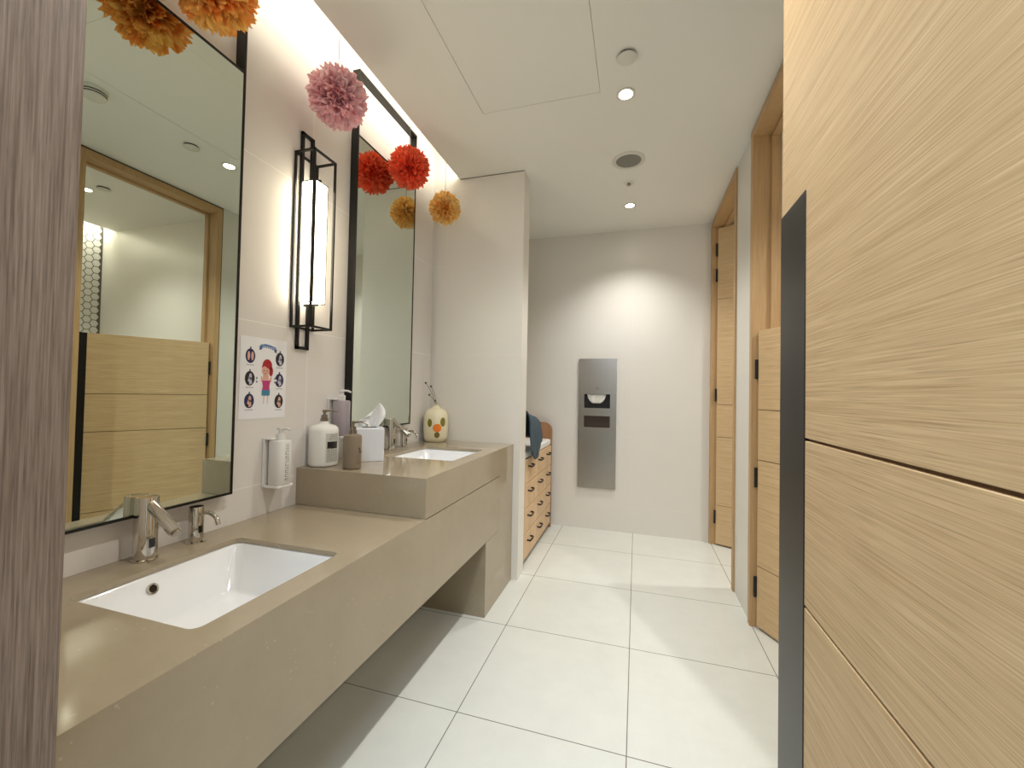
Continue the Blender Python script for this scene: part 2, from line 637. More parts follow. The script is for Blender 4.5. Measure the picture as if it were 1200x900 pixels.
box(bm, XF - 0.02, XF - 0.0005, 2.255, PIL0 - 0.001, 0.388, ZL - 0.0005)
obj('end_panel', bm, M_QUARTZ, van)


def basin(label, B, zt, cat='sink'):
    t = thing('undermount_basin', label, cat, (B['cx'], B['cy'], zt - 0.15), 0, 'undermount basins')
    b = new()
    cx, cy, hx, hy = B['cx'], B['cy'], B['hx'], B['hy']
    zr = zt - 0.0145
    loops = [(hx + 0.03, hy + 0.03, 0.04, zr - 0.012, 0), (hx + 0.03, hy + 0.03, 0.04, zr, 0), (hx + 0.004, hy + 0.004, 0.024, zr, 0), (hx - 0.002, hy - 0.002, 0.026, zr - 0.006, 0),
             (hx - 0.012, hy - 0.012, 0.03, zr - 0.035, 0.001), (hx - 0.046, hy - 0.058, 0.036, zr - 0.110, 0.006), (hx - 0.050, hy - 0.063, 0.036, zr - 0.115, 0.006), (hx - 0.058, hy - 0.072, 0.036, zr - 0.1175, 0.006), (hx - 0.13, hy - 0.15, 0.03, zr - 0.122, 0.006), (0.024, 0.024, 0.0239, zr - 0.124, 0.006)]
    rings = []
    for ax, ay, r, z, dx in loops:
        rings.append([b.verts.new((p[0], p[1], z)) for p in rrect(cx + dx, cy, ax, ay, r, 8)])
    ring_faces(b, rings, 0, False, True)
    obj('bowl', b, M_CERAMIC, t, smooth=50)
    b = new()
    lathe(b, [(0.0225, zr - 0.1245), (0.0225, zr - 0.119), (0.017, zr - 0.118), (0.015, zr - 0.121)], cx + 0.006, cy, 24)
    obj('drain', b, M_CHROME, t, smooth=40)
    # overflow ring in the back wall of the bowl
    b = new()
    c0 = Vector((cx - hx + 0.014, cy - 0.045, zr - 0.034))
    n = Vector((1, 0, 0.42)).normalized()
    q = n.to_track_quat('Z', 'Y')
    rings = []
    for r, h in ((0.0135, -0.004), (0.0135, 0.004), (0.0095, 0.0045), (0.0088, 0.0032)):
        rings.append([b.verts.new(c0 + q @ Vector((r * math.cos(2 * PI * k / 20), r * math.sin(2 * PI * k / 20), h))) for k in range(20)])
    ring_faces(b, rings, 0, True, False)
    f = b.faces.new(rings[-1]); f.material_index = 1
    obj('overflow', b, [M_CHROME, M_SENSOR], t, smooth=40)
    return t


basin('white rectangular undermount basin in the lower near counter', B1, ZL)
basin('white rectangular undermount basin in the raised far counter', B2, ZH)


def faucet(label, x, y, z):
    t = thing('sensor_faucet', label, 'faucet', (x, y, z), 0, 'chrome sensor faucets')
    b = new()
    lathe(b, [(0.029, z), (0.029, z + 0.005), (0.0265, z + 0.007), (0.0265, z + 0.168), (0.0255, z + 0.171), (0.023, z + 0.171), (0.022, z + 0.1695)], x, y, 40)
    obj('body', b, M_CHROME, t, smooth=35)
    b = new()
    p0 = Vector((x + 0.012, y, z + 0.155)); d = Vector((0.80, 0.0, -0.55)).normalized()
    tube(b, [p0, p0 + d * 0.118, p0 + d * 0.120], [0.0145, 0.0145, 0.0135], 24)
    obj('spout', b, M_CHROME, t, smooth=35)
    b = new()
    tube(b, [p0 + d * 0.120, p0 + d * 0.127], [0.0115, 0.0115], 20)
    obj('aerator', b, M_NICKEL, t, smooth=35)
    b = new()
    box(b, x + 0.0225, x + 0.0272, y - 0.0075, y + 0.0075, z + 0.036, z + 0.062)
    obj('sensor', b, M_SENSOR, t, bevel=0.002)
    return t


faucet('chrome cylindrical sensor faucet on the lower counter, nearest the camera', -1.281, 0.808, ZL)
faucet('chrome cylindrical sensor faucet on the raised counter behind the tissue box', -1.285, 1.985, ZH)


def soap_spout(label, x, y, z):
    t = thing('soap_spout', label, 'soap dispenser', (x, y, z), 0, 'chrome soap spouts')
    b = new()
    lathe(b, [(0.026, z), (0.026, z + 0.003), (0.0195, z + 0.006), (0.0195, z + 0.106), (0.0185, z + 0.108)], x, y, 32)
    obj('body', b, M_CHROME, t, smooth=35)
    b = new()
    pts = []
    for i in range(9):
        s = i / 8
        pts.append((x + 0.015 + 0.068 * s, y, z + 0.084 + 0.010 * math.sin(s * PI * 0.62) * 1.2 - 0.036 * max(0, s - 0.45) ** 1.5))
    pts.append((x + 0.090, y, z + 0.062))
    tube(b, pts, [0.0055] * 4 + [0.0062] * 4 + [0.0068, 0.0062], 14)
    obj('spout', b, M_CHROME, t, smooth=40)
    b = new()
    box(b, x + 0.0165, x + 0.0202, y - 0.006, y + 0.006, z + 0.030, z + 0.052)
    obj('sensor', b, M_SENSOR, t, bevel=0.0015)
    return t


soap_spout('short chrome soap spout beside the near faucet on the lower counter', -1.288, 0.949, ZL)
soap_spout('short chrome soap spout on the raised counter beyond the far faucet', -1.288, 2.125, ZH)


# ------------------------------------------------------------------ mirrors
def mirror(label, y0, y1, z0, zg, z1):
    t = thing('wall_mirror', label, 'mirror', (XW, (y0 + y1) / 2, z0), 0, 'black framed mirrors')
    b = new()
    xa, xb, w = XW + 0.0005, -1.2995, 0.008
    box(b, xa, xb, y0, y0 + w, z0, z1)
    box(b, xa, xb, y1 - w, y1, z0, z1)
    box(b, xa, xb, y0 + w, y1 - w, z0, z0 + w)
    box(b, xa, xb, y0 + w, y1 - w, z1 - 0.012, z1)
    box(b, xa, xb, y0 + w, y1 - w, zg, zg + 0.008)
    obj('frame', b, M_BLACK, t, bevel=0.0006)
    b = new()
    box(b, -1.315, -1.3015, y0 + w, y1 - w, z0 + w, zg)
    obj('glass', b, M_MIRROR, t)
    return t


mirror('tall black-framed mirror above the lower counter', 0.530, 1.076, 0.816, 2.250, 2.573)
mirror('tall narrow black-framed mirror above the raised counter', 1.669, 2.214, 0.976, 2.402, 2.728)

# ------------------------------------------------------------------ sconce
sy, sxo = 1.393, -1.238
t = thing('wall_sconce', 'tall black cage wall light glowing between the two mirrors', 'wall light', (XW, sy, 1.335))
bm = new()
w = 0.008
for y in (1.335, 1.452):
    for x in (XW + 0.001, sxo - w):
        box(bm, x, x + w, y - w / 2, y + w / 2, 1.425, 2.135)
for z in (1.425, 2.135):
    for y in (1.335, 1.452):
        box(bm, XW + 0.001, sxo, y - w / 2, y + w / 2, z - w / 2, z + w / 2)
    for x in (XW + 0.001, sxo - w):
        box(bm, x, x + w, 1.335, 1.452, z - w / 2, z + w / 2)
obj('cage', bm, M_BLACK, t)
bm = new()
for y in (1.366, 1.420):
    box(bm, XW + 0.001, XW + 0.012, y - 0.006, y + 0.006, 1.338, 2.235)
for z in (1.343, 2.230):
    box(bm, XW + 0.001, XW + 0.012, 1.360, 1.426, z - 0.006, z + 0.006)
box(bm, XW + 0.001, XW + 0.010, 1.372, 1.414, 1.55, 2.00)
for z in (1.52, 2.035):
    box(bm, XW + 0.012, -1.262, 1.388, 1.398, z - 0.004, z + 0.004)
obj('back_plate', bm, M_BLACK, t)
M_GLOW = mat('lit_opal_glass', (250, 246, 232), 0.4, emit=(255, 243, 214), emit_s=SCONCE_E)
bm = new(); box(bm, XW + 0.014, -1.258, 1.362, 1.430, 1.530, 2.025)
obj('lamp_shade', bm, M_GLOW, t, bevel=0.003)
bm = new()
for y in (1.362, 1.430):
    box(bm, -1.2595, -1.2565, y - 0.0015, y + 0.0015, 1.528, 2.027)
for z in (1.529, 2.026):
    box(bm, -1.2595, -1.2565, 1.362, 1.430, z - 0.0015, z + 0.0015)
    for y in (1.362, 1.430):
        box(bm, XW + 0.014, -1.258, y - 0.0015, y + 0.0015, z - 0.0015, z + 0.0015)
obj('shade_rim', bm, M_BLACK, t)

# ------------------------------------------------------------------ ceiling fittings
M_LAMP = mat('lit_downlight', (255, 250, 235), 0.4, emit=(255, 247, 228), emit_s=30.0)
M_TRIM = mat('white_fitting', (222, 219, 208), 0.5)


def downlight(label, x, y, watts, on_w=True, ang=118, group='recessed downlights'):
    t = thing('recessed_downlight', label, 'ceiling light', (x, y, ZC), 0, group)
    b = new()
    lathe(b, [(0.045, ZC - 0.0005), (0.045, ZC - 0.004), (0.036, ZC - 0.005), (0.031, ZC - 0.0025), (0.0305, ZC - 0.0005)], x, y, 36)
    obj('trim_ring', b, M_TRIM, t, smooth=40)
    b = new()
    lathe(b, [(0.0295, ZC - 0.0008), (0.0295, ZC - 0.003), (0.02, ZC - 0.0036)], x, y, 30)
    obj('lens', b, M_LAMP, t, smooth=40)
    l = bpy.data.lights.new('downlight_lamp', 'SPOT')
    l.energy, l.color = watts, WARM
    l.spot_size, l.spot_blend, l.shadow_soft_size = math.radians(ang), 0.9, 0.025
    lo = bpy.data.objects.new('downlight_lamp', l)
    lo.location = (0, 0, -0.012)
    lo.parent = t
    C.objects.link(lo)
    return t


downlight('bright recessed ceiling downlight between the blank disc and the round speaker', -0.067, 2.000, SPOT_W)
downlight('small recessed ceiling downlight nearest the back wall', -0.067, 3.205, SPOT_W)
downlight('recessed ceiling downlight overhead just inside the entrance', -0.067, 0.790, SPOT_W)
downlight('recessed downlight in the near cubicle ceiling, seen in the near mirror', 1.27, 1.97, CUBICLE_W, group='cubicle downlights')
downlight('recessed downlight in the ceiling of the far cubicle', 1.35, 3.05, CUBICLE_W, group='cubicle downlights')


def blank_disc(label, x, y):
    t = thing('ceiling_disc', label, 'ceiling disc', (x, y, ZC), 0, 'blank ceiling discs')
    b = new()
    lathe(b, [(0.034, ZC - 0.0004), (0.034, ZC - 0.010)], x, y, 36)
    obj('spacer', b, M_GAP, t)
    b = new()
    lathe(b, [(0.036, ZC - 0.009), (0.040, ZC - 0.010), (0.040, ZC - 0.013), (0.038, ZC - 0.0145)], x, y, 40)
    obj('cover', b, M_TRIM, t, smooth=40)


blank_disc('plain white blank disc on the washroom ceiling above the front downlight', -0.057, 1.770)
blank_disc('plain white blank disc on the near cubicle ceiling, seen in the near mirror', 1.116, 1.99)

t = thing('ceiling_speaker', 'round grey-grilled ceiling speaker with a white rim', 'speaker', (-0.065, 2.580, ZC))
bm = new(); lathe(bm, [(0.098, ZC - 0.0004), (0.098, ZC - 0.004), (0.090, ZC - 0.008), (0.076, ZC - 0.007), (0.074, ZC - 0.003)], -0.065, 2.58, 48)
obj('rim', bm, M_TRIM, t, smooth=40)
M_GRILLE = mat('speaker_grille', (132, 130, 122), 0.6, var=0.25, var_scale=400)
bm = new(); lathe(bm, [(0.0735, ZC - 0.0006), (0.0735, ZC - 0.0045), (0.05, ZC - 0.0055), (0.01, ZC - 0.006)], -0.065, 2.58, 48)
obj('grille', bm, M_GRILLE, t, smooth=60)

t = thing('fire_sprinkler', 'small round white sprinkler plate behind the ceiling speaker', 'sprinkler', (-0.068, 2.86, ZC))
bm = new(); lathe(bm, [(0.036, ZC - 0.0004), (0.036, ZC - 0.002), (0.030, ZC - 0.004), (0.016, ZC - 0.006), (0.013, ZC - 0.004)], -0.068, 2.86, 32)
obj('plate', bm, M_TRIM, t, smooth=40)
bm = new(); lathe(bm, [(0.006, ZC - 0.003), (0.006, ZC - 0.016), (0.012, ZC - 0.017), (0.012, ZC - 0.019)], -0.068, 2.86, 16)
obj('head', bm, M_NICKEL, t, smooth=40)

t = thing('smoke_detector', 'round white smoke detector with dark slots, seen in the near mirror', 'smoke detector', (-0.076, 1.300, ZC))
bm = new(); lathe(bm, [(0.052, ZC - 0.0004), (0.052, ZC - 0.012), (0.046, ZC - 0.014), (0.046, ZC - 0.038), (0.040, ZC - 0.044), (0.015, ZC - 0.046)], -0.076, 1.30, 40)
obj('housing', bm, M_TRIM, t, smooth=40)
bm = new()
for zz in (0.019, 0.030):
    lathe(bm, [(0.0464, ZC - zz + 0.0025), (0.0466, ZC - zz + 0.002), (0.0466, ZC - zz - 0.002), (0.0464, ZC - zz - 0.0025)], -0.076, 1.30, 40)
obj('slots', bm, M_GAP, t)


# ------------------------------------------------------------------ pom-poms
def tissue_mat(name, a, b, glow=0.5):
    m = mat(name, a, 0.8)
    nb = NB(m)
    tc = nb.n('ShaderNodeTexCoord')
    nz = nb.n('ShaderNodeTexNoise')
    nz.inputs['Scale'].default_value = 18
    nz.inputs['Detail'].default_value = 3
    nb.l(tc.outputs['Object'], nz.inputs['Vector'])
    rp = nb.n('ShaderNodeMapRange')
    rp.inputs['From Min'].default_value = 0.35
    rp.inputs['From Max'].default_value = 0.65
    nb.l(nz.outputs['Fac'], rp.inputs['Value'])
    nb.l(nb.mix(rp.outputs[0], lin(a), lin(b)), nb.b.inputs['Base Color'])
    tr = nb.n('ShaderNodeBsdfTranslucent')
    nb.l(nb.mix(rp.outputs[0], lin(a), lin(b)), tr.inputs['Color'])
    ms = nb.n('ShaderNodeMixShader')
    ms.inputs[0].default_value = glow
    out = nb.t.nodes['Material Output']
    nb.l(nb.b.outputs[0], ms.inputs[1])
    nb.l(tr.outputs[0], ms.inputs[2])
    nb.l(ms.outputs[0], out.inputs['Surface'])
    return m


def pompom(label, c, R, m, npet, seed, floppy=0.12, wid=0.022, ztop=2.90):
    rnd = random.Random(seed)
    t = thing('tissue_pompom', label, 'pom-pom', c, 0, 'hanging tissue pom-poms')
    b = new()
    ga = PI * (3 - math.sqrt(5))
    for i in range(npet):
        zz = 1 - 2 * (i + 0.5) / npet
        rr = math.sqrt(1 - zz * zz)
        a = i * ga
        d = Vector((rr * math.cos(a), rr * math.sin(a), zz))
        d = (d + Vector((rnd.gauss(0, 1), rnd.gauss(0, 1), rnd.gauss(0, 1))) * floppy).normalized()
        s = d.orthogonal().normalized()
        s = Matrix.Rotation(rnd.uniform(0, 2 * PI), 3, d) @ s
        n = d.cross(s)
        L = R * rnd.uniform(0.86, 1.10)
        w = wid * rnd.uniform(0.75, 1.25)
        bend = rnd.uniform(-0.18, 0.18) * R
        cr = 0.45 * w
        rows = []
        for u, ww in ((0.12, 0.30), (0.5, 0.72), (0.74, 1.0), (0.88, 0.74)):
            base = d * (L * u) + n * (bend * u * u)
            rows.append([b.verts.new(base - s * (w * ww * 0.5) + n * cr * ww * 0.6), b.verts.new(base - n * cr * ww * 0.4), b.verts.new(base + s * (w * ww * 0.5) + n * cr * ww * 0.6)])
        tip = d * L + n * bend
        tl = b.verts.new(tip - s * (w * 0.10) - d * (L * 0.02 * rnd.random()))
        tr_ = b.verts.new(tip + s * (w * 0.14) - d * (L * 0.05 * rnd.random()))
        tm = b.verts.new(tip - d * (L * 0.045) - n * cr * 0.3)
        rows.append([tl, tm, tr_])
        for r0, r1 in zip(rows[:-1], rows[1:]):
            b.faces.new((r0[0], r0[1], r1[1], r1[0]))
            b.faces.new((r0[1], r0[2], r1[2], r1[1]))
    bmesh.ops.create_icosphere(b, subdivisions=3, radius=R * 0.62)
    obj('petals', b, m, t, local=True)
    b = new()
    tube(b, [(0, 0, -0.02), (0, 0, ztop - c[2])], 0.0014, 6)
    obj('string', b, mat('grey_thread', (120, 115, 105), 0.7), t, local=True)
    return t


PINK = tissue_mat('pink_tissue', (255, 206, 214), (255, 228, 232), 0.5)
RED = tissue_mat('coral_red_tissue', (255, 112, 74), (255, 142, 102), 0.5)
YEL = tissue_mat('amber_tissue', (255, 208, 116), (255, 230, 164), 0.5)
ORG = tissue_mat('orange_tissue', (255, 178, 90), (255, 222, 136), 0.5)
pompom('pink tissue pom-pom hanging between the two mirrors', (-1.180, 1.382, 2.360), 0.114, PINK, 700, 1, 0.16, 0.030)
pompom('coral red tissue pom-pom hanging in front of the far mirror', (-1.188, 1.950, 2.374), 0.108, RED, 700, 2, 0.08, 0.024)
pompom('amber yellow tissue pom-pom hanging beside the far wall corner', (-1.163, 2.334, 2.320), 0.098, YEL, 600, 3, 0.10, 0.024)
pompom('deep orange tissue pom-pom hanging in front of the near mirror, cut off at the top', (-1.170, 0.852, 2.318), 0.112, ORG, 700, 4, 0.12, 0.026)

# ------------------------------------------------------------------ poster
PY0, PY1, PZ0, PZ1 = 1.120, 1.322, 1.061, 1.361
pm = [mat('poster_paper', (244, 244, 248), 0.4), mat('poster_navy', (34, 40, 84), 0.5), mat('poster_blue', (74, 122, 178), 0.5), mat('poster_red', (176, 30, 40), 0.5), mat('poster_skin', (228, 178, 160), 0.5),
      mat('poster_magenta', (196, 60, 122), 0.5), mat('poster_teal', (60, 132, 164), 0.5), mat('poster_grey', (150, 150, 158), 0.5), mat('poster_lilac', (206, 196, 214), 0.5), mat('poster_dark', (30, 34, 44), 0.5)]
bm = new()
box(bm, XW + 0.0004, XW + 0.0014, PY0, PY1, PZ0, PZ1, 0)


def pp(u, v):
    return (PY0 + u * (PY1 - PY0), PZ1 - v * (PZ1 - PZ0))


def shape(pts, layer, mi):
    prism_x(bm, [pp(u, v) for u, v in pts], XW + 0.0014, XW + 0.0014 + 0.0003 * layer, mi)


def oval(cu, cv, ru, rv, layer, mi, n=24, a0=0.0, a1=2 * PI):
    full = abs(a1 - a0) > 6.2
    shape([(cu + ru * math.cos(a0 + (a1 - a0) * k / (n if full else n - 1)), cv + rv * math.sin(a0 + (a1 - a0) * k / (n if full else n - 1))) for k in range(n)], layer, mi)


# banner
shape([(0.40, 0.085), (0.50, 0.070), (0.62, 0.080), (0.74, 0.100), (0.74, 0.145), (0.62, 0.122), (0.50, 0.112), (0.40, 0.127)], 2, 2)
shape([(0.37, 0.105), (0.43, 0.100), (0.43, 0.142), (0.37, 0.150), (0.39, 0.128)], 1, 1)
shape([(0.71, 0.118), (0.77, 0.128), (0.75, 0.150), (0.77, 0.172), (0.71, 0.158)], 1, 1)
for k in range(6):
    u = 0.45 + k * 0.045
    shape([(u, 0.090 + 0.018 * k / 6), (u + 0.026, 0.090 + 0.018 * k / 6), (u + 0.026, 0.108 + 0.018 * k / 6), (u, 0.108 + 0.018 * k / 6)], 3, 8)
# six ovals with washing hands, captions below
for r in range(3):
    for s, cu in ((0, 0.20), (1, 0.84)):
        cv = 0.235 + 0.272 * r + 0.012 * s
        oval(cu, cv, 0.098, 0.088, 1, 1 if (r + s) % 2 == 0 else 9)
        oval(cu, cv - 0.098, 0.014, 0.014, 1, 9, 10)
        if r == 0 and s == 0:
            oval(cu - 0.035, cv, 0.026, 0.055, 2, 4, 14)
            oval(cu + 0.04, cv, 0.026, 0.055, 2, 4, 14)
            shape([(cu - 0.03, cv + 0.07), (cu + 0.03, cv + 0.07), (cu + 0.02, cv + 0.03), (cu - 0.02, cv + 0.03)], 3, 1)
        else:
            mi = 8 if r == 1 else (4 if r == 2 else 8)
            oval(cu + 0.012, cv - 0.022, 0.028, 0.040, 2, mi, 14)
            shape([(cu - 0.05, cv + 0.06), (cu - 0.02, cv - 0.02), (cu + 0.03, cv - 0.01), (cu + 0.05, cv + 0.06), (cu, cv + 0.075)], 2, mi)
            shape([(cu - 0.055, cv + 0.065), (cu - 0.055, cv + 0.03), (cu - 0.012, cv + 0.045), (cu - 0.012, cv + 0.078)], 3, 9)
        for k in range(5):
            u = cu - 0.075 + k * 0.032
            shape([(u, cv + 0.104), (u + 0.022, cv + 0.104), (u + 0.022, cv + 0.114), (u, cv + 0.114)], 1, 7)
# the child in the middle: hair, face, arms, dress, legs
oval(0.56, 0.340, 0.105, 0.082, 1, 3, 28)
oval(0.645, 0.410, 0.045, 0.062, 1, 3, 18)
oval(0.525, 0.405, 0.085, 0.062, 2, 4, 24)
shape([(0.44, 0.37), (0.50, 0.345), (0.62, 0.39), (0.64, 0.33), (0.56, 0.275), (0.47, 0.30)], 3, 3)
for uu in (0.49, 0.555):
    oval(uu, 0.405, 0.009, 0.009, 3, 9, 8)
shape([(0.50, 0.435), (0.55, 0.435), (0.525, 0.445)], 3, 3)
shape([(0.47, 0.46), (0.60, 0.46), (0.60, 0.52), (0.47, 0.52)], 2, 4)
shape([(0.43, 0.46), (0.47, 0.50), (0.48, 0.55), (0.43, 0.54)], 2, 4)
shape([(0.66, 0.46), (0.62, 0.50), (0.61, 0.55), (0.66, 0.54)], 2, 4)
shape([(0.455, 0.525), (0.635, 0.525), (0.615, 0.60), (0.625, 0.66), (0.455, 0.66), (0.475, 0.60)], 3, 5)
shape([(0.455, 0.645), (0.625, 0.645), (0.625, 0.715), (0.455, 0.715)], 4, 6)
for uu in (0.495, 0.575):
    shape([(uu, 0.715), (uu + 0.02, 0.715), (uu + 0.012, 0.82), (uu + 0.002, 0.82)], 2, 4)
for uu in (0.345, 0.74):
    for k in range(3):
        oval(uu + 0.02 * (k % 2), 0.50 + 0.022 * k, 0.020, 0.016, 1 + k % 2, 7 if k % 2 == 0 else 0, 12)
po = obj('handwashing_poster', bm, pm)
tag(po, 'white poster of a red-haired child with six handwashing pictures, on the wall', 'poster')


# ------------------------------------------------------------------ dispensers on the wall
def wall_dispenser(label, y, z0, h, bodym, group='wall pump dispensers'):
    t = thing('wall_soap_dispenser', label, 'soap dispenser', (XW, y, z0), 0, group)
    b = new()
    box(b, XW + 0.0005, XW + 0.008, y - 0.040, y + 0.040, z0 - 0.012, z0 + h + 0.010)
    box(b, XW + 0.008, -1.262, y - 0.036, y + 0.036, z0 - 0.012, z0 - 0.002)
    box(b, XW + 0.008, -1.300, y - 0.036, y + 0.036, z0 + h + 0.002, z0 + h + 0.009)
    obj('bracket', b, M_WHITEPL, t, bevel=0.003)
    b = new()
    lathe(b, [(0.031, z0 - 0.002), (0.034, z0 + 0.003), (0.034, z0 + h - 0.006), (0.031, z0 + h), (0.016, z0 + h + 0.002)], -1.294, y, 36, power=3.0)
    obj('bottle', b, bodym, t, smooth=40)
    b = new()
    z1 = z0 + h + 0.002
    lathe(b, [(0.016, z1), (0.016, z1 + 0.022), (0.008, z1 + 0.024), (0.008, z1 + 0.038), (0.014, z1 + 0.039), (0.014, z1 + 0.046)], -1.294, y, 24)
    tube(b, [(-1.300, y, z1 + 0.043), (-1.262, y, z1 + 0.043), (-1.245, y, z1 + 0.037)], [0.005, 0.0045, 0.004], 10)
    obj('pump', b, M_WHITEPL, t, smooth=40)
    b = new()
    rnd = random.Random(int(y * 1000))
    # faint upright lettering on the front
    zz = z0 + 0.016
    while zz < z0 + h - 0.02:
        hh = rnd.uniform(0.007, 0.011)
        x = -1.2593
        k = rnd.randrange(3)
        box(b, x - 0.001, x, y - 0.008, y + 0.008, zz, zz + 0.0018)
        if k != 1:
            box(b, x - 0.001, x, y - 0.008, y - 0.0055, zz, zz + hh)
        if k != 2:
            box(b, x - 0.001, x, y - 0.008, y + 0.008, zz + hh - 0.0018, zz + hh)
        zz += hh + 0.005
    obj('lettering', b, mat('grey_print', (150, 152, 148), 0.5), t)


M_LILAC = mat('lilac_grey_plastic', (168, 156, 160), 0.3)
wall_dispenser('white pump bottle in a wall bracket below the poster', 1.262, 0.813, 0.165, M_WHITEPL)
wall_dispenser('lilac-grey pump bottle in a wall bracket beside the far mirror', 1.597, 0.966, 0.158, M_LILAC)


# ------------------------------------------------------------------ bottles and tissue box on the raised counter
def decal_patch(b, cx, cy, r, a0, a1, z0, z1, mi, n=8, skew=0.0):
    lo, hi, lo2, hi2 = [], [], [], []
    for k in range(n + 1):
        a = a0 + (a1 - a0) * k / n
        lo.append(b.verts.new((cx + r * math.cos(a), cy + r * math.sin(a), z0)))
        a += skew
        hi.append(b.verts.new((cx + r * math.cos(a), cy + r * math.sin(a), z1)))
    for k in range(n):
        f = b.faces.new((lo[k], lo[k + 1], hi[k + 1], hi[k]))
        f.material_index = mi


def metal_pump(b, cx, cy, z, h, ang, reach):
    lathe(b, [(0.016, z), (0.016, z + 0.012), (0.013, z + 0.014), (0.013, z + h * 0.55), (0.006, z + h * 0.57), (0.006, z + h * 0.8), (0.009, z + h * 0.82), (0.009, z + h)], cx, cy, 24)
    dx, dy_ = math.cos(ang), math.sin(ang)
    zt_ = z + h * 0.9
    tube(b, [(cx, cy, zt_), (cx + dx * reach * 0.5, cy + dy_ * reach * 0.5, zt_ + 0.003), (cx + dx * reach * 0.85, cy + dy_ * reach * 0.85, zt_ - 0.004), (cx + dx * reach, cy + dy_ * reach, zt_ - 0.014)], [0.0045, 0.004, 0.0036, 0.0034], 10)


cx, cy = -1.277, 1.470
t = thing('soap_bottle', 'large white pump bottle with printed label on the raised counter corner', 'soap bottle', (cx, cy, ZH))
bm = new()
lathe(bm, [(0.050, ZH), (0.057, ZH + 0.004), (0.059, ZH + 0.012), (0.059, ZH + 0.148), (0.056, ZH + 0.160), (0.046, ZH + 0.170), (0.026, ZH + 0.176), (0.020, ZH + 0.180), (0.019, ZH + 0.188)], cx, cy, 48)
obj('bottle', bm, mat('glossy_white_bottle', (236, 233, 226), 0.16), t, smooth=50)
bm = new()
metal_pump(bm, cx, cy, ZH + 0.188, 0.048, 0.35, 0.062)
obj('pump', bm, M_NICKEL, t, smooth=40)
bm = new()
rl = 0.0594
decal_patch(bm, cx, cy, rl, -0.72, 0.45, ZH + 0.018, ZH + 0.140, 0, 12)
rl2 = 0.0597
decal_patch(bm, cx, cy, rl2, -0.62, 0.20, ZH + 0.076, ZH + 0.106, 1, 8)
decal_patch(bm, cx, cy, 0.0599, -0.56, -0.38, ZH + 0.078, ZH + 0.104, 0, 4, 0.45)
rnd = random.Random(5)
for k in range(9):
    z = ZH + 0.024 + k * 0.0056
    a = -0.62
    while a < 0.25:
        da = rnd.uniform(0.05, 0.14)
        decal_patch(bm, cx, cy, rl2, a, a + da, z, z + 0.003, 2, 2)
        a += da + 0.035
for k in range(4):
    z = ZH + 0.112 + k * 0.0065
    a = -0.55 + 0.05 * k
    while a < 0.22:
        da = rnd.uniform(0.05, 0.12)
        decal_patch(bm, cx, cy, rl2, a, a + da, z, z + 0.0035, 2, 2, 0.06)
        a += da + 0.05
obj('label_print', bm, [mat('label_silver', (206, 204, 194), 0.35), mat('label_black', (36, 34, 30), 0.4), mat('label_grey', (140, 140, 130), 0.4)], t, smooth=50)

cx, cy = -1.122, 1.458
t = thing('soap_bottle', 'smaller brown-taupe pump bottle standing before the tissue box', 'soap bottle', (cx, cy, ZH))
bm = new()
lathe(bm, [(0.032, ZH), (0.0355, ZH + 0.003), (0.0365, ZH + 0.008), (0.0365, ZH + 0.128), (0.034, ZH + 0.137), (0.024, ZH + 0.141), (0.018, ZH + 0.143)], cx, cy, 40)
obj('bottle', bm, mat('taupe_bottle', (134, 118, 98), 0.3), t, smooth=45)
bm = new()
metal_pump(bm, cx, cy, ZH + 0.143, 0.052, 0.42, 0.062)
obj('pump', bm, M_NICKEL, t, smooth=40)
bm = new()
rl = 0.0368
decal_patch(bm, cx, cy, rl, -0.20, 0.02, ZH + 0.078, ZH + 0.088, 0, 4)
decal_patch(bm, cx, cy, rl, -0.12, 0.22, ZH + 0.064, ZH + 0.076, 0, 4)
for k in range(7):
    z = ZH + 0.022 + k * 0.006
    decal_patch(bm, cx, cy, rl, -0.40 + 0.05 * (k % 3), 0.22 - 0.04 * (k % 2), z, z + 0.002, 1, 6)
obj('label_print', bm, [mat('label_brown', (66, 54, 44), 0.4), mat('label_tan', (108, 94, 78), 0.4)], t, smooth=45)

t = thing('tissue_box', 'white cube tissue box with a tissue pulled up, on the raised counter', 'tissue box', (-1.195, 1.672, ZH), math.radians(38))
bm = new()
hw, hh = 0.062, 0.150
box(bm, -hw, hw, -hw, hw, 0.0, hh)
obj('box', bm, mat('white_card_box', (228, 230, 234), 0.35), t, local=True, bevel=0.003)
bm = new(); rings = [[bm.verts.new((p[0], p[1], z)) for p in rrect(0, 0, 0.034, 0.018, 0.0175, 6)] for z in (hh - 0.001, hh + 0.0008)]
ring_faces(bm, rings); obj('slot', bm, M_GAP, t, local=True)
bm = new()
rows = []
NU, NV = 14, 10
for j in range(NV + 1):
    v = j / NV
    row = []
    for i in range(NU + 1):
        u = i / NU - 0.5
        wv = 0.036 + 0.030 * math.sin(v * PI * 0.75) - 0.030 * v ** 3
        x = u * 2 * wv + 0.030 * v * v
        yv = 0.012 * math.sin(u * 9 + v * 3) * (0.5 + v) + 0.006 * math.sin(u * 21)
        z = hh + 0.002 + v * (0.098 + 0.02 * math.sin(u * 3.0 + 0.6) - 0.05 * abs(u - 0.15))
        row.append(bm.verts.new((x, yv, z)))
    rows.append(row)
ring_faces(bm, rows, 0, False, False, closed=False)
obj('tissue', bm, mat('white_tissue', (240, 240, 238), 0.8), t, local=True, smooth=80, solid=0.0012, subsurf=1)

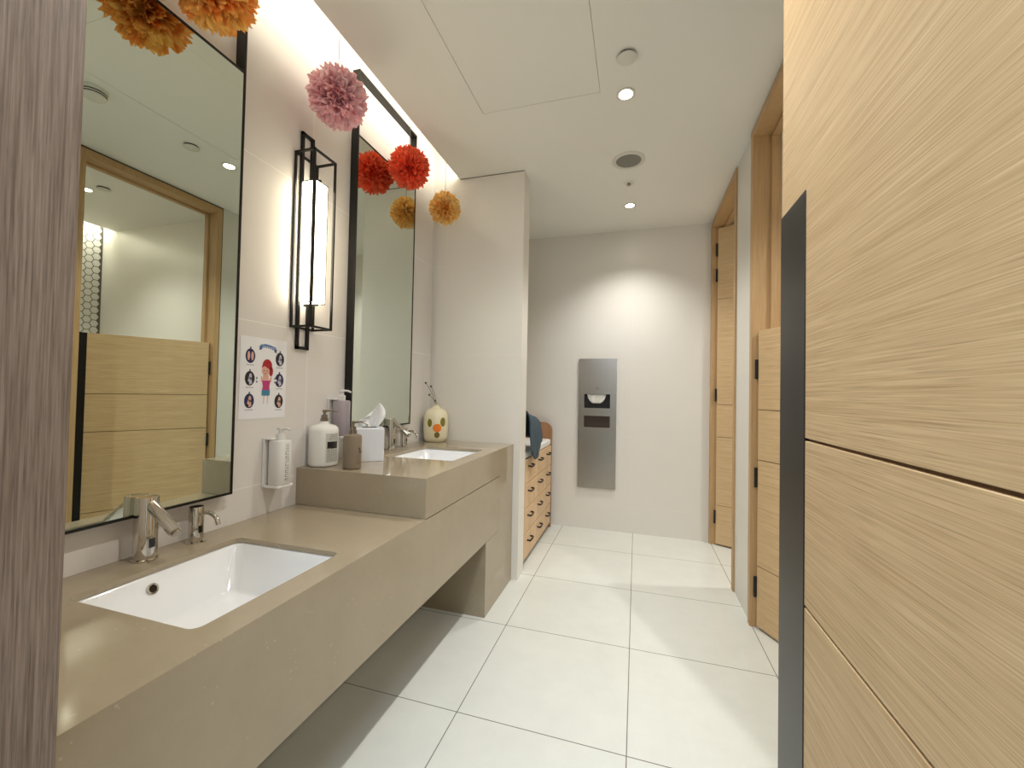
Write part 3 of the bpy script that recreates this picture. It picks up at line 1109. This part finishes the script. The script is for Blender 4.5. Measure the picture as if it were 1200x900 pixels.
# ------------------------------------------------------------------ vase
cx, cy = -1.247, 2.445
t = thing('ceramic_vase', 'cream ceramic vase with green and orange spots in the counter corner', 'vase', (cx, cy, ZH))
bm = new()
lathe(bm, [(0.056, ZH), (0.066, ZH + 0.006), (0.073, ZH + 0.03), (0.077, ZH + 0.09), (0.077, ZH + 0.145), (0.073, ZH + 0.178), (0.060, ZH + 0.202), (0.036, ZH + 0.216), (0.023, ZH + 0.222), (0.020, ZH + 0.232), (0.023, ZH + 0.240), (0.021, ZH + 0.2405), (0.014, ZH + 0.236), (0.011, ZH + 0.20)], cx, cy, 56, power=2.4)
obj('vase', bm, mat('cream_glaze', (236, 226, 192), 0.12, coat=0.4), t, smooth=60)


def vase_r(z):
    prof = [(0.056, 0), (0.066, 0.006), (0.073, 0.03), (0.077, 0.09), (0.077, 0.145), (0.073, 0.178), (0.060, 0.202)]
    for (a, za), (b_, zb) in zip(prof[:-1], prof[1:]):
        if za <= z <= zb:
            return a + (b_ - a) * (z - za) / (zb - za)
    return 0.056


def vase_spot(b, ang, zc, ra, rz, mi):
    n, m = 24, 5
    rings = []
    for j in range(m + 1):
        q = max(j / m, 0.02)
        ring = []
        for k in range(n):
            a, z = ang + q * ra * math.cos(2 * PI * k / n), zc + q * rz * math.sin(2 * PI * k / n)
            ca, sa = math.cos(a), math.sin(a)
            kk = (abs(ca) ** 2.4 + abs(sa) ** 2.4) ** (-1 / 2.4)
            r = vase_r(z) * kk + 0.0010
            ring.append(b.verts.new((cx + r * ca, cy + r * sa, ZH + z)))
        rings.append(ring)
    ring_faces(b, rings, mi, True, False)


bm = new()
A0 = -1.10
vase_spot(bm, A0 - 0.52, 0.124, 0.20, 0.026, 0)
vase_spot(bm, A0 + 0.58, 0.130, 0.24, 0.029, 0)
vase_spot(bm, A0 + 0.10, 0.092, 0.34, 0.027, 1)
vase_spot(bm, A0 + 0.10, 0.048, 0.22, 0.019, 2)
obj('spots', bm, [mat('olive_spot', (128, 122, 40), 0.2), mat('orange_spot', (236, 128, 40), 0.2), mat('brown_spot', (120, 104, 40), 0.2)], t, smooth=60)
bm = new()
for (dx, dy_, h) in ((-0.072, -0.015, 0.378), (-0.042, 0.0, 0.356), (-0.046, -0.012, 0.300), (-0.012, 0.004, 0.262)):
    p0 = Vector((cx, cy, ZH + 0.205))
    p2 = Vector((cx + dx, cy + dy_, ZH + h))
    pm_ = p0.lerp(p2, 0.5) + Vector((0.010, 0, 0.012))
    tube(bm, [p0, p0.lerp(pm_, 0.5) + Vector((0.003, 0, 0)), pm_, pm_.lerp(p2, 0.5) + Vector((0.002, 0, 0)), p2], 0.0013, 6)
    q = bmesh.ops.create_icosphere(bm, subdivisions=2, radius=0.0072, matrix=Matrix.Translation(p2))
tw = obj('twig', bm, mat('dry_twig', (104, 88, 72), 0.7), None, smooth=60)
tag(tw, 'dry brown beaded twig sprig standing in the cream vase', 'twig')

# ------------------------------------------------------------------ paper towel unit on the back wall
t = thing('paper_towel_unit', 'tall stainless steel paper towel and waste unit on the back wall', 'towel dispenser', (-0.328, YB, 0.36))
bm = new()
TX0, TX1, TZ0, TZ1 = -0.491, -0.165, 0.358, 1.487
yf, yb_ = YB - 0.020, YB - 0.0005
O1 = (-0.441, -0.219, 1.055, 1.176)
O2 = (-0.441, -0.219, 0.887, 0.986)
box(bm, TX0, O1[0], yf, yb_, TZ0, TZ1)
box(bm, O1[1], TX1, yf, yb_, TZ0, TZ1)
box(bm, O1[0], O1[1], yf, yb_, O1[3], TZ1)
box(bm, O1[0], O1[1], yf, yb_, O2[3], O1[2])
box(bm, O1[0], O1[1], yf, yb_, TZ0, O2[2])
bmesh.ops.remove_doubles(bm, verts=bm.verts, dist=1e-5)
bad = [f for f in bm.faces if len([e for e in f.edges if len(e.link_faces) > 2]) >= 4 and abs(f.normal.y) < 0.5]
obj('front_panel', bm, M_STEEL, t)
bm = new()
box(bm, O1[0], O1[1], yb_ - 0.002, yb_, O1[2], O1[3])
obj('towel_slot', bm, mat('slot_black', (8, 8, 8), 0.6), t)
bm = new()
box(bm, O2[0], O2[1], yb_ - 0.002, yb_, O2[2], O2[3])  # back plate of the lower recess, its darkness put into the colour
obj('recess_back', bm, mat('recess_dark', (72, 60, 50), 0.4, 0.6), t)
bm = new()
rows = []
for j in range(8):
    v = j / 7
    row = []
    for i in range(15):
        u = i / 14 - 0.5
        hw = 0.075 * math.sqrt(max(0.0, 1 - (v * 0.92) ** 2)) + 0.004
        row.append(bm.verts.new((-0.335 + u * 2 * hw, yf + 0.008 + 0.005 * math.sin(u * 17 + v * 5), O1[3] - 0.001 - 0.078 * v)))
    rows.append(row)
ring_faces(bm, rows, 0, False, False, closed=False)
obj('paper_towel', bm, mat('towel_paper', (226, 224, 216), 0.85), t, smooth=80, solid=0.001)
bm = new()
q = Matrix.Translation((-0.331, yf - 0.002, 1.228)) @ Matrix.Rotation(PI / 2, 4, 'X')
bmesh.ops.create_cone(bm, cap_ends=True, segments=20, radius1=0.009, radius2=0.008, depth=0.006, matrix=q)
obj('lock', bm, M_CHROME, t, smooth=40)

# ------------------------------------------------------------------ changing table with drawers
DX0, DX1, DY0, DY1 = -1.325, -0.715, 2.69, 3.635
t = thing('changing_dresser', 'light oak changing table with twelve drawers in the alcove', 'dresser', (DX1, (DY0 + DY1) / 2, 0))
bm = new()
box(bm, DX0, DX1 - 0.020, DY0 + 0.018, DY1 - 0.018, 0.035, 0.72)
box(bm, DX0 + 0.05, DX1 - 0.05, DY0 + 0.05, DY1 - 0.05, 0.0, 0.035)
obj('carcass', bm, mat('dresser_shadow_wood', (150, 112, 74), 0.6), t)


def side_board(y0, y1):
    b = new()
    r = 0.075
    pts = [(DX0, 0.0), (DX1 + 0.004, 0.0), (DX1 + 0.004, 0.92 - r)]
    for k in range(1, 9):
        a = PI / 2 * k / 8
        pts.append((DX1 + 0.004 - r + r * math.cos(a), 0.92 - r + r * math.sin(a)))
    pts.append((DX0, 0.92))
    prism_y(b, pts, y0, y1)
    return b


obj('side_board', side_board(DY0, DY0 + 0.018), M_DRESSB, t, bevel=0.002)
obj('side_board', side_board(DY1 - 0.018, DY1), M_DRESSB, t, bevel=0.002)
bm = new(); box(bm, DX0, DX0 + 0.018, DY0 + 0.018, DY1 - 0.018, 0.72, 0.92)
obj('back_board', bm, M_DRESSB, t, bevel=0.002)
bm = new(); box(bm, DX0 + 0.02, DX1 - 0.004, DY0 + 0.019, DY1 - 0.019, 0.721, 0.775)
obj('changing_pad', bm, mat('white_vinyl_pad', (236, 234, 228), 0.45), t, bevel=0.016, seg=4)
cw = (DY1 - DY0 - 0.036) / 3
rowz = [0.040, 0.212, 0.383, 0.554, 0.722]
for ci in range(3):
    for ri in range(4):
        y0, y1 = DY0 + 0.018 + ci * cw + 0.002, DY0 + 0.018 + (ci + 1) * cw - 0.002
        z0, z1 = rowz[ri] + 0.003, rowz[ri + 1] - 0.003
        b = new(); box(b, DX1 - 0.019, DX1, y0, y1, z0, z1)
        dr = obj('drawer', b, M_DRESS, t, bevel=0.0015)
        yc, zc = (y0 + y1) / 2, (z0 + z1) / 2 + 0.025
        b = new()
        pts = [(DX1, yc - 0.046, zc + 0.004), (DX1 + 0.016, yc - 0.046, zc + 0.003), (DX1 + 0.022, yc - 0.042, zc), (DX1 + 0.024, yc, zc - 0.001), (DX1 + 0.022, yc + 0.042, zc), (DX1 + 0.016, yc + 0.046, zc + 0.003), (DX1, yc + 0.046, zc + 0.004)]
        tube(b, pts, 0.0062, 10)
        obj('handle', b, mat('dark_bronze_pull', (40, 30, 24), 0.4, 0.5), dr, smooth=50)

# jacket thrown over the near end of the changing table
bm = new()
NV, NP = 22, 26


def jacket_profile(v):
    y = 2.712 + 0.355 * v
    ztop = 1.055 - 0.065 * v - 0.012 * math.sin(v * 3.1)
    zb = 0.800 - 0.098 * math.sin(min(1.0, v / 0.55) * PI / 2) if v < 0.55 else 0.702 + 0.16 * ((v - 0.55) / 0.45) ** 1.6
    ctl = [(-1.16, 0.776), (-1.06, 0.84), (-0.96, 0.776 + (ztop - 0.776) * 0.75), (-0.86, ztop + 0.004), (-0.765, ztop + 0.008), (-0.702, ztop - 0.010), (-0.686, ztop - 0.09), (-0.684, 0.87), (-0.682, 0.80), (-0.686, zb)]
    return y, ctl


rows = []
for j in range(NV + 1):
    v = j / NV
    y, ctl = jacket_profile(v)
    row = []
    for i in range(NP + 1):
        s = i / NP * (len(ctl) - 1)
        k = min(int(s), len(ctl) - 2)
        f = s - k
        x = ctl[k][0] * (1 - f) + ctl[k + 1][0] * f
        z = ctl[k][1] * (1 - f) + ctl[k + 1][1] * f
        w_ = mnoise.noise(Vector((x * 9, y * 14, z * 5))) * 0.014 + 0.006 * math.sin(y * 48 + z * 16 + x * 10)
        row.append(bm.verts.new((x + abs(w_) * (1.0 if i > NP * 0.6 else 0.2), y - 0.06 * max(0, 0.9 - z) * v, z + w_ * (0.6 if 2 < i < NP - 1 else 0.1))))
    rows.append(row)
ring_faces(bm, rows, 0, False, False, closed=False)
# far end of the heap falls to the pad
last = rows[-1]
drop = [bm.verts.new((v.co.x - 0.012, v.co.y + 0.012, max(0.778, v.co.z - 0.16)) if v.co.x < -0.70 else (v.co.x - 0.02, v.co.y + 0.004, v.co.z)) for v in last]
for i in range(len(last) - 1):
    bm.faces.new((last[i], last[i + 1], drop[i + 1], drop[i]))
jk = obj('jacket', bm, mat('slate_blue_cloth', (62, 76, 86), 0.9, sheen=0.0, var=0.12, var_scale=30), None, smooth=80, solid=0.012, subsurf=1)
tag(jk, 'dark slate-blue jacket draped over the near end of the changing table', 'jacket')
